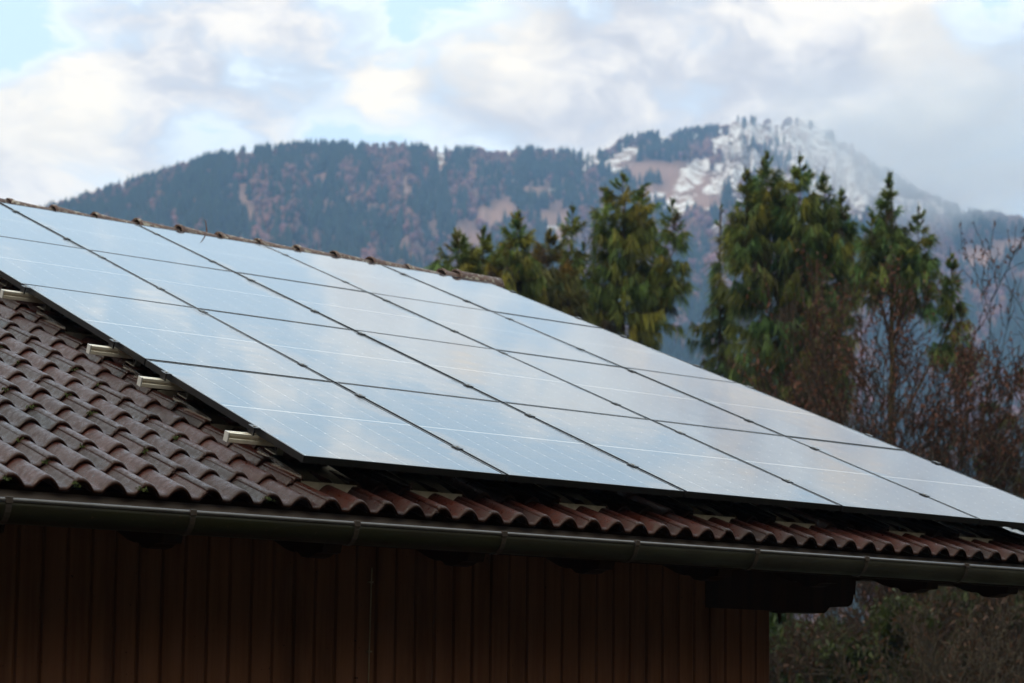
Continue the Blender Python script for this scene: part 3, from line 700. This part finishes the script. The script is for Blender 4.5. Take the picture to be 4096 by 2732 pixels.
def sprays(pos, dirs, length, width, cols, g):       # drooping ribbon of needles: three cross pieces, tapered
    n = len(pos); a = g.normal(0, 1, (n, 3)); sd_ = np.cross(dirs, a); sd_ /= np.linalg.norm(sd_, axis=1, keepdims=True)+1e-9
    wv = (sd_*width[:, None])
    end = pos+dirs*length[:, None]+g.normal(0, .02, (n, 3)); mid = pos+dirs*(length*.45)[:, None]+g.normal(0, .015, (n, 3))
    v = np.stack([pos-wv*.45, pos+wv*.45, mid+wv, mid-wv, end], 1).reshape(-1, 3)
    o = np.arange(n)[:, None]*5
    f = np.concatenate([o+np.array([[0, 1, 2]]), o+np.array([[0, 2, 3]]), o+np.array([[3, 2, 4]])], 0)
    return v, f, np.repeat(cols, 5, 0)*np.tile(np.array([.75, .75, 1, 1, 1.25]), n)[:, None]
def spruce(name, base_, leaders, label, seed, tr=.13, trunk_top=None, green=(.062, .088, .022), dens=1., trunkm=None, extra=(), group=None, droop=1.):
    g = np.random.default_rng(seed); bx, by = base_
    bz = GZ-.3-max(0, (math.hypot(bx-CAM.x, by-CAM.y)-58)/180)**1.5*26
    root = empty(name, (bx, by, bz), label, 'tree', group)
    segs = []; SP = []; SD = []; SL = []; SW = []; SCo = []
    tops = max(l[1] for l in leaders); tt = trunk_top or tops
    zs = np.linspace(bz, tt, 14); ox = np.cumsum(g.normal(0, .02, 14)); oy = np.cumsum(g.normal(0, .02, 14)); ox -= ox[-1]*0; 
    tp = np.stack([bx+ox*np.linspace(0, 1, 14), by+oy*np.linspace(0, 1, 14), zs], 1); trk = []
    for i in range(13):
        f0, f1 = 1-i/13.5, 1-(i+1)/13.5; trk.append((*tp[i], *tp[i+1], tr*f0+.008, tr*f1+.008))
    for (lat, top, rmax, bot, taper) in leaders:
        dep = g.normal(0, .25) if lat else 0
        lp = np.array([bx, by, 0])+SIDE*lat+VIEW*dep
        if lat:
            jz = max(top-2.2-abs(lat)*1.2, bz+2); prev = np.array([np.interp(jz, zs, tp[:, 0]), np.interp(jz, zs, tp[:, 1]), jz])
            for q in range(1, 7):
                f = q/6; p = prev*0+np.array([bx, by, jz]); p = p+np.array([(lp-p)[0], (lp-p)[1], 0])*min(1, f*1.5)**.8; p[2] = jz+(top-jz)*f
                segs.append((*prev, *p, .05*(1.1-f), .05*(1.02-f))); prev = p
        # bare leading shoot
        segs.append((lp[0], lp[1], top-.5, lp[0]+g.normal(0, .03), lp[1], top+.22, .018, .008))
        z = top-.04
        while z > bot:
            dn = (top-z)
            Lm = 1.02*rmax*min(1., (dn/taper))**.95
            lowf = np.clip((z-bot)/(.45*(top-bot)), 0, 1)
            nb_ = max(2, int(g.poisson(9.0*dens*(.5+.5*lowf))))
            for _ in range(nb_):
                L = Lm*(g.uniform(.5, 1.0) if g.random() < .8 else g.uniform(1.0, 1.3))+.06
                a = g.uniform(0, 2*np.pi); hd = np.array([math.cos(a), math.sin(a), 0]); sd2 = np.array([-hd[1], hd[0], 0])
                ang = np.interp(dn, [0, .5, 1.5, 4, 8], [.85, .45, .1, -.15*droop, -.35*droop])+g.normal(0, .14)
                nstep = max(4, int(L/.16)); p = np.array([lp[0], lp[1], z+g.normal(0, .05)]); q0 = p.copy(); yaw = g.normal(0, .06)
                pts = [p]
                for i in range(nstep):
                    f = (i+1)/nstep; an = ang-.35*droop*math.sin(f*math.pi)*min(1, dn/2)+.34*f*f
                    hd2 = hd*math.cos(yaw*i)+sd2*math.sin(yaw*i)
                    p = p+(hd2*math.cos(an)+np.array([0, 0, math.sin(an)]))*L/nstep; pts.append(p)
                pts = np.array(pts)
                for i in range(nstep): segs.append((*pts[i], *pts[i+1], .004+.012*(1-i/nstep)*min(1, L), .003+.011*(1-(i+1)/nstep)*min(1, L)))
                ns = int(L*150*(.5+.5*lowf)*max(dens, .7))+12
                fpos = g.uniform(.12, 1.0, ns)**.8; ii = np.minimum((fpos*nstep).astype(int), nstep-1); fr = fpos*nstep-ii
                pp = pts[ii]*(1-fr[:, None])+pts[ii+1]*fr[:, None]
                axis = pts[ii+1]-pts[ii]; axis /= np.linalg.norm(axis, axis=1, keepdims=True)+1e-9
                hang = np.clip(dn/1.1, .10, 1.)*np.clip(.6+L*.4, .5, 1)
                side_ = np.where(g.random(ns) < .5, -1, 1)[:, None]*np.cross(axis, [0, 0, 1])
                dd = axis*g.uniform(.2, .7, (ns, 1))+side_*g.uniform(.0, .6, (ns, 1))+np.array([0, 0, -1.])*(hang*g.uniform(.9, 2.6, ns))[:, None]+np.array([0, 0, .5])*(1-hang)
                dd /= np.linalg.norm(dd, axis=1, keepdims=True)
                ln = g.uniform(.09, .22, ns)+hang*g.uniform(0, .50, ns)*(1-abs(fpos-.55))
                ln = ln*min(1., .38+dn*.8)
                SP.append(pp); SD.append(dd); SL.append(ln); SW.append(g.uniform(.005, .014, ns))
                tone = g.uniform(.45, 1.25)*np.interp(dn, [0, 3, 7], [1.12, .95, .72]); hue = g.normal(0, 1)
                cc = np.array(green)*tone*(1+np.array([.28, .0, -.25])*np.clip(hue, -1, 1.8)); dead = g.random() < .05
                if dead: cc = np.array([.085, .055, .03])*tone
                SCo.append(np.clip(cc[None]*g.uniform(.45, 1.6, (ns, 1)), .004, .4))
            z -= g.uniform(.13, .24)/max(.6, dens)
    v, f = tubes(trk, 9); link('trunk', mesh('trunk', v, f, smooth=True), trunkm or M_BARK, root, tuple(-root.location))
    v, f = tubes(segs, 3); link('crown_wood', mesh('crown_wood', v, f), M_BARK, root, tuple(-root.location))
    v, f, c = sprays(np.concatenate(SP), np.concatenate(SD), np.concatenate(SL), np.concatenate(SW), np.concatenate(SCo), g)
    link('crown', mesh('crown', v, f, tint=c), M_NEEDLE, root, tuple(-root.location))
    return root
def site(x, dist):
    d = dirD(x, 900); d = Vector((d.x, d.y, 0)).normalized(); return (CAM.x+d.x*dist, CAM.y+d.y*dist)
def zat(x, y, dist):
    d = dirD(x, y); return CAM.z+dist*d.z/math.hypot(d.x, d.y)
def lead(xc, dist, lst):                           # leaders given as (bearing, top, half width px, foot, taper m)
    k = 4583/dist*.985; return [((x-xc)/k, zat(x, yt, dist), hw/k, zat(x, yb_, dist), tp_*1.5) for (x, yt, hw, yb_, tp_) in lst]
G1 = (.165, .195, .038); G2 = (.135, .185, .042)
GR = 'spruces behind the house'
spruce('spruce', site(1070, 45), lead(1070, 45, [(1048, 550, 66, 760, .55), (1105, 540, 58, 760, .65), (1075, 590, 70, 760, .5), (1000, 606, 34, 760, .4)]), 'low twin topped spruce just above the right end of the ridge', 11, .11, zat(1070, 640, 45), G1, group=GR)
spruce('spruce', site(1182, 44), lead(1182, 44, [(1182, 494, 62, 800, .9), (1150, 560, 50, 800, .7)]), 'slim pointed spruce, second spruce from the left beside the ridge end', 12, .10, None, G1, group=GR)
spruce('spruce', site(1260, 46), lead(1260, 46, [(1258, 546, 64, 850, .8), (1222, 600, 50, 850, .7), (1306, 596, 46, 850, .8)]), 'short brownish spruce between the slim one and the first broad crown', 13, .10, zat(1260, 600, 46), (.16, .145, .036), group=GR)
spruce('spruce', site(1430, 48), lead(1430, 48, [(1428, 408, 66, 640, .40), (1390, 440, 40, 600, .45), (1474, 430, 40, 600, .45), (1312, 486, 34, 700, .6), (1340, 560, 40, 760, .6), (1540, 474, 34, 700, .6), (1510, 560, 44, 760, .6), (1430, 520, 92, 960, 1.2)]), 'broad bushy spruce with drooping branches, standing left of the slender spruce', 14, .15, zat(1430, 440, 48), (.165, .195, .036), .80, group=GR)
spruce('spruce', site(1655, 50), lead(1655, 50, [(1655, 484, 34, 1010, 1.5), (1650, 590, 92, 1010, 2.2)]), 'slender sparse spruce standing left of the tallest crown', 15, .13, None, (.115, .145, .036), .5, group=GR, droop=1.5)
spruce('spruce', site(1800, 46), lead(1800, 46, [(1765, 358, 62, 560, .9), (1835, 372, 62, 560, .9), (1712, 408, 44, 640, 1.0), (1895, 396, 46, 640, 1.0), (1940, 430, 36, 700, 1.0), (1785, 440, 118, 1010, 1.6), (1860, 470, 108, 1010, 1.8)]), 'tallest and densest spruce with several tops in front of the snowy peak', 16, .16, zat(1800, 420, 46), G2, .95, group=GR)
spruce('spruce', site(1888, 45), lead(1888, 45, [(1888, 640, 60, 1060, 2.)]), 'lower spruce with a bare reddish trunk under the tallest crown', 17, .085, zat(1888, 600, 45), (.13, .14, .034), .5, trunkm=M_BARKRED, group=GR, droop=1.5)
spruce('spruce', site(2046, 44), lead(2046, 44, [(2046, 412, 46, 640, 1.0), (2040, 470, 84, 680, 1.0), (2110, 480, 56, 700, 1.2), (2000, 500, 40, 660, 1.0), (2190, 580, 50, 860, 1.4)]), 'pointed spruce on a mossy trunk behind the red brown bare tree', 18, .17, None, (.135, .185, .042), .85, trunkm=M_BARKMOSS, group=GR)
spruce('spruce', site(2270, 40), lead(2270, 40, [(2270, 900, 80, 1560, 1.6), (2330, 860, 60, 1560, 1.4), (2190, 980, 60, 1560, 1.4)]), 'low dark spruce among bare twigs at the right edge of the photo', 19, .1, None, (.09, .10, .026), .6, group=GR)
def bare(name, base_, h_, spread, label, seed, m, twigs=None, lean=0., depth=5, tr=.09, up_=.35, stems=1, cat='tree', group=None, kids=(3, 5), curl=.22, leaf=1.):
    g = np.random.default_rng(seed); bx, by = base_; bz = GZ-.25
    root = empty(name, (bx, by, bz), label, cat, group); segs = []; fine = []; buds = []
    def grow(p, d, L, r, lev):
        n_ = 5 if lev < 2 else 4; pts = [p]; dirs = [d]
        for i in range(n_):
            d = d+g.normal(0, curl, 3)*(.55 if lev == 0 else 1)+np.array([0, 0, up_*.12*(lev > 0)]); d = d/np.linalg.norm(d)
            q = p+d*L/n_; r1 = r*(1-.62*(i+1)/n_) if lev else r*(1-.5*(i+1)/n_)
            (segs if lev < 3 else fine).append((*p, *q, max(r*(1-.62*i/n_), .0065), max(r1, .0050))); p = q; pts.append(p); dirs.append(d)
        if lev >= depth-1:
            buds.extend(pts[1:]); return
        nk = g.integers(kids[0], kids[1]+1)+(3 if lev == 0 else 0)
        for c in range(nk):
            f = g.uniform(.25 if lev else .3, 1.0); i = min(int(f*n_), n_-1); pp = pts[i]+(pts[i+1]-pts[i])*(f*n_-i)
            ax = g.normal(0, 1, 3); ax = ax-dirs[i]*ax.dot(dirs[i]); ax /= np.linalg.norm(ax)
            an = g.uniform(.4, 1.0); nd = dirs[i]*math.cos(an)+ax*math.sin(an)*spread+np.array([0, 0, up_*.5]); nd /= np.linalg.norm(nd)
            grow(pp, nd, L*g.uniform(.42, .68), r*.48, lev+1)
        grow(p, dirs[-1], L*.55, r*.36, lev+1)
    zs_ = h_
    for s_ in range(stems):
        d0 = np.array([SIDE[0]*lean, SIDE[1]*lean, 1])+g.normal(0, .10+.16*(stems > 1), 3); d0[2] = 1; d0 /= np.linalg.norm(d0)
        grow(np.array([bx+g.normal(0, .12*(stems > 1)), by+g.normal(0, .12*(stems > 1)), bz]), d0, h_*(.62 if stems == 1 else g.uniform(.5, .7)), tr*(1 if stems == 1 else g.uniform(.5, 1)), 0)
    A_ = np.array(segs+fine); q_ = zs_/max(1e-3, A_[:, 5].max()-bz)
    o_ = np.array([bx, by, bz])
    def fit(L):
        L = np.array(L); L[:, :3] = (L[:, :3]-o_)*q_+o_; L[:, 3:6] = (L[:, 3:6]-o_)*q_+o_; return L
    segs = fit(segs); fine = fit(fine) if len(fine) else fine
    buds = [(np.array(b_)-o_)*q_+o_ for b_ in buds]
    v, f = tubes(segs, 5); link('trunk', mesh('trunk', v, f, smooth=True), m, root, tuple(-root.location))
    if len(fine): v, f = tubes(fine, 3); link('twigs', mesh('twigs', v, f), m, root, tuple(-root.location))
    if twigs and len(buds):
        B = np.array(buds); B = np.concatenate([B, B+g.normal(0, .08, B.shape), B+g.normal(0, .10, B.shape)]) if leaf > 1 else B; sel = g.random(len(B)) < twigs[1]; B = B[sel]; n_ = len(B)
        dd = g.normal(0, .5, (n_, 3))+np.array([0, 0, -.7]); dd /= np.linalg.norm(dd, axis=1, keepdims=True)
        v, f, c = sprays(B, dd, leaf*g.uniform(.05, .13, n_), leaf*g.uniform(.010, .022, n_), np.array(twigs[0])[None]*g.uniform(.5, 1.5, (n_, 1)), g)
        link('leaves' if leaf > 1 else 'catkins', mesh('catkins', v, f, tint=c), M_NEEDLE, root, tuple(-root.location))
    return root
RED = (.13, .050, .028); GB = 'bare trees and bushes beyond the gable'
bare('bare_tree', site(2085, 38), zat(2085, 540, 38)-GZ, .5, 'red brown twiggy bare tree in front of the mossy spruce trunk', 31, M_BARKBUSH, (RED, .9), 0, 5, .05, .6, 8, group=GB)
bare('bare_tree', site(2000, 39), (zat(2000, 700, 39)-GZ), .5, 'thin bare tree with reddish catkins left of the mossy trunk', 32, M_BARKBUSH, (RED, .6), 0, 4, .045, .6, 3, group=GB)
bare('bare_tree', site(2255, 36), zat(2250, 600, 36)-GZ, .75, 'dark forked bare tree with curling branches beside the right edge', 33, M_BARKGREY, None, .02, 5, .11, .35, 1, group=GB, curl=.30, kids=(2, 4))
bare('bare_tree', site(2340, 35), zat(2330, 540, 35)-GZ, .8, 'tall bare tree with fine twigs cut by the right edge', 34, M_BARKGREY, None, -.02, 5, .10, .4, 2, group=GB, curl=.28, kids=(2, 4))
bare('bare_tree', site(2170, 37), zat(2160, 640, 37)-GZ, .7, 'pale thin bare tree between the mossy trunk and the dark forked tree', 35, M_BARKGREY, None, .03, 4, .06, .45, 2, group=GB)
bare('bare_bush', site(1830, 30), 3.6, .9, 'brown leafless bush just right of the wall corner, under the eave', 41, M_BARKBUSH, ((.075, .035, .018), .2), 0, 4, .03, .3, 7, 'bush', GB)
bare('bare_bush', site(2140, 27), 3.7, .9, 'tangled brown bush under the right rafter tails with pale arching twigs', 42, M_BARKGREY, ((.075, .035, .018), .12), 0, 4, .03, .25, 8, 'bush', GB)
bare('bare_bush', site(2260, 29), 4.4, .9, 'dense russet bush under the eave near the bottom right corner', 43, M_BARKBUSH, ((.075, .035, .018), .35), 0, 4, .03, .3, 8, 'bush', GB)
bare('bare_bush', site(2340, 31), 4.8, .9, 'dark russet bush cut by the right edge, below the gutter end', 44, M_BARKBUSH, ((.075, .035, .018), .35), 0, 4, .03, .3, 7, 'bush', GB)
bare('bare_bush', site(2010, 33), 4.0, .9, 'leafless brown bush in front of the pale lower trunk', 45, M_BARKBUSH, ((.075, .035, .018), .12), 0, 4, .03, .3, 6, 'bush', GB)
bare('evergreen_bush', site(2080, 31), 3.4, .9, 'dark olive leafy bush directly below the two right rafter tails', 49, M_BARK, ((.042, .055, .011), 1.), 0, 5, .03, .25, 8, 'bush', GB, kids=(3, 4), leaf=1.8)
bare('evergreen_bush', site(2310, 33), 4.2, .9, 'dark green leafy bush in the bottom right corner', 50, M_BARK, ((.038, .050, .010), 1.), 0, 5, .03, .25, 8, 'bush', GB, kids=(3, 4), leaf=1.8)
bare('evergreen_bush', site(1810, 34), 3.6, .9, 'dark green leafy bush low down beside the wall corner', 46, M_BARK, ((.036, .062, .012), 1.), 0, 5, .03, .25, 8, 'bush', kids=(3, 4), leaf=1.7)
bare('evergreen_bush', site(2200, 36), 4.6, .9, 'olive green bush half hidden behind the russet bushes', 47, M_BARK, ((.05, .056, .012), 1.), 0, 5, .03, .25, 8, 'bush', kids=(3, 4), leaf=1.7)
bare('evergreen_bush', site(1955, 38), 3.4, .9, 'small olive bush between the wall corner and the pale lower trunk', 48, M_BARK, ((.04, .05, .012), 1.), 0, 5, .03, .25, 6, 'bush', kids=(3, 4), leaf=1.7)

# ------------------------------------------------------------------ air
def volbox(name, lo, hi, build, label, cat):
    mb = MB(); mb.box(lo, hi); m_ = bpy.data.materials.new(name); m_.use_nodes = True; nt = m_.node_tree; nt.nodes.clear()
    h_ = N(nt); out = h_.n('ShaderNodeOutputMaterial'); pv = h_.n('ShaderNodeVolumePrincipled'); nt.links.new(pv.outputs[0], out.inputs['Volume'])
    build(h_, pv); o = mb.build(name, m_); return tag(o, label, cat, kind='stuff')
def hz(h_, pv): pv.inputs['Color'].default_value = (.37, .62, 1., 1); pv.inputs['Density'].default_value = .00026; pv.inputs['Anisotropy'].default_value = .1
volbox('haze', (-60, -40, -90), (3300, 3000, 900), hz, 'thin bluish haze between the house and the mountain', 'haze')

FC = (CAM.x+2060*math.sin(azel(2270, 335)[0]), CAM.y+2060*math.cos(azel(2270, 335)[0]), zat(2270, 335, 2060))
def fg(h_, pv):
    p_ = h_.n('ShaderNodeTexCoord').outputs['Object']
    q_ = h_.v('DIVIDE', p_, (260., 300., 125.)); r_ = h_.v('LENGTH', q_)
    n_ = h_.noise(h_.v('MULTIPLY', p_, (1., 1., 1.5)), .0085, 4, .6, .6)
    d_ = h_.rng(h_.m('SUBTRACT', h_.m('MULTIPLY_ADD', n_, 1.5, .25), r_), .0, .75)
    h_.put(pv.inputs['Density'], h_.m('MULTIPLY', d_, .006)); pv.inputs['Color'].default_value = (.97, .97, .97, 1); pv.inputs['Anisotropy'].default_value = .45
o = volbox('fog_bank', (-400, -400, -170), (400, 400, 170), fg, 'pale fog drifting over the right flank of the snowy mountain', 'fog')
o.location = FC
for m_ in bpy.data.materials:
    if m_.name.startswith('fog_bank'): m_.cycles.volume_step_rate = 2.0
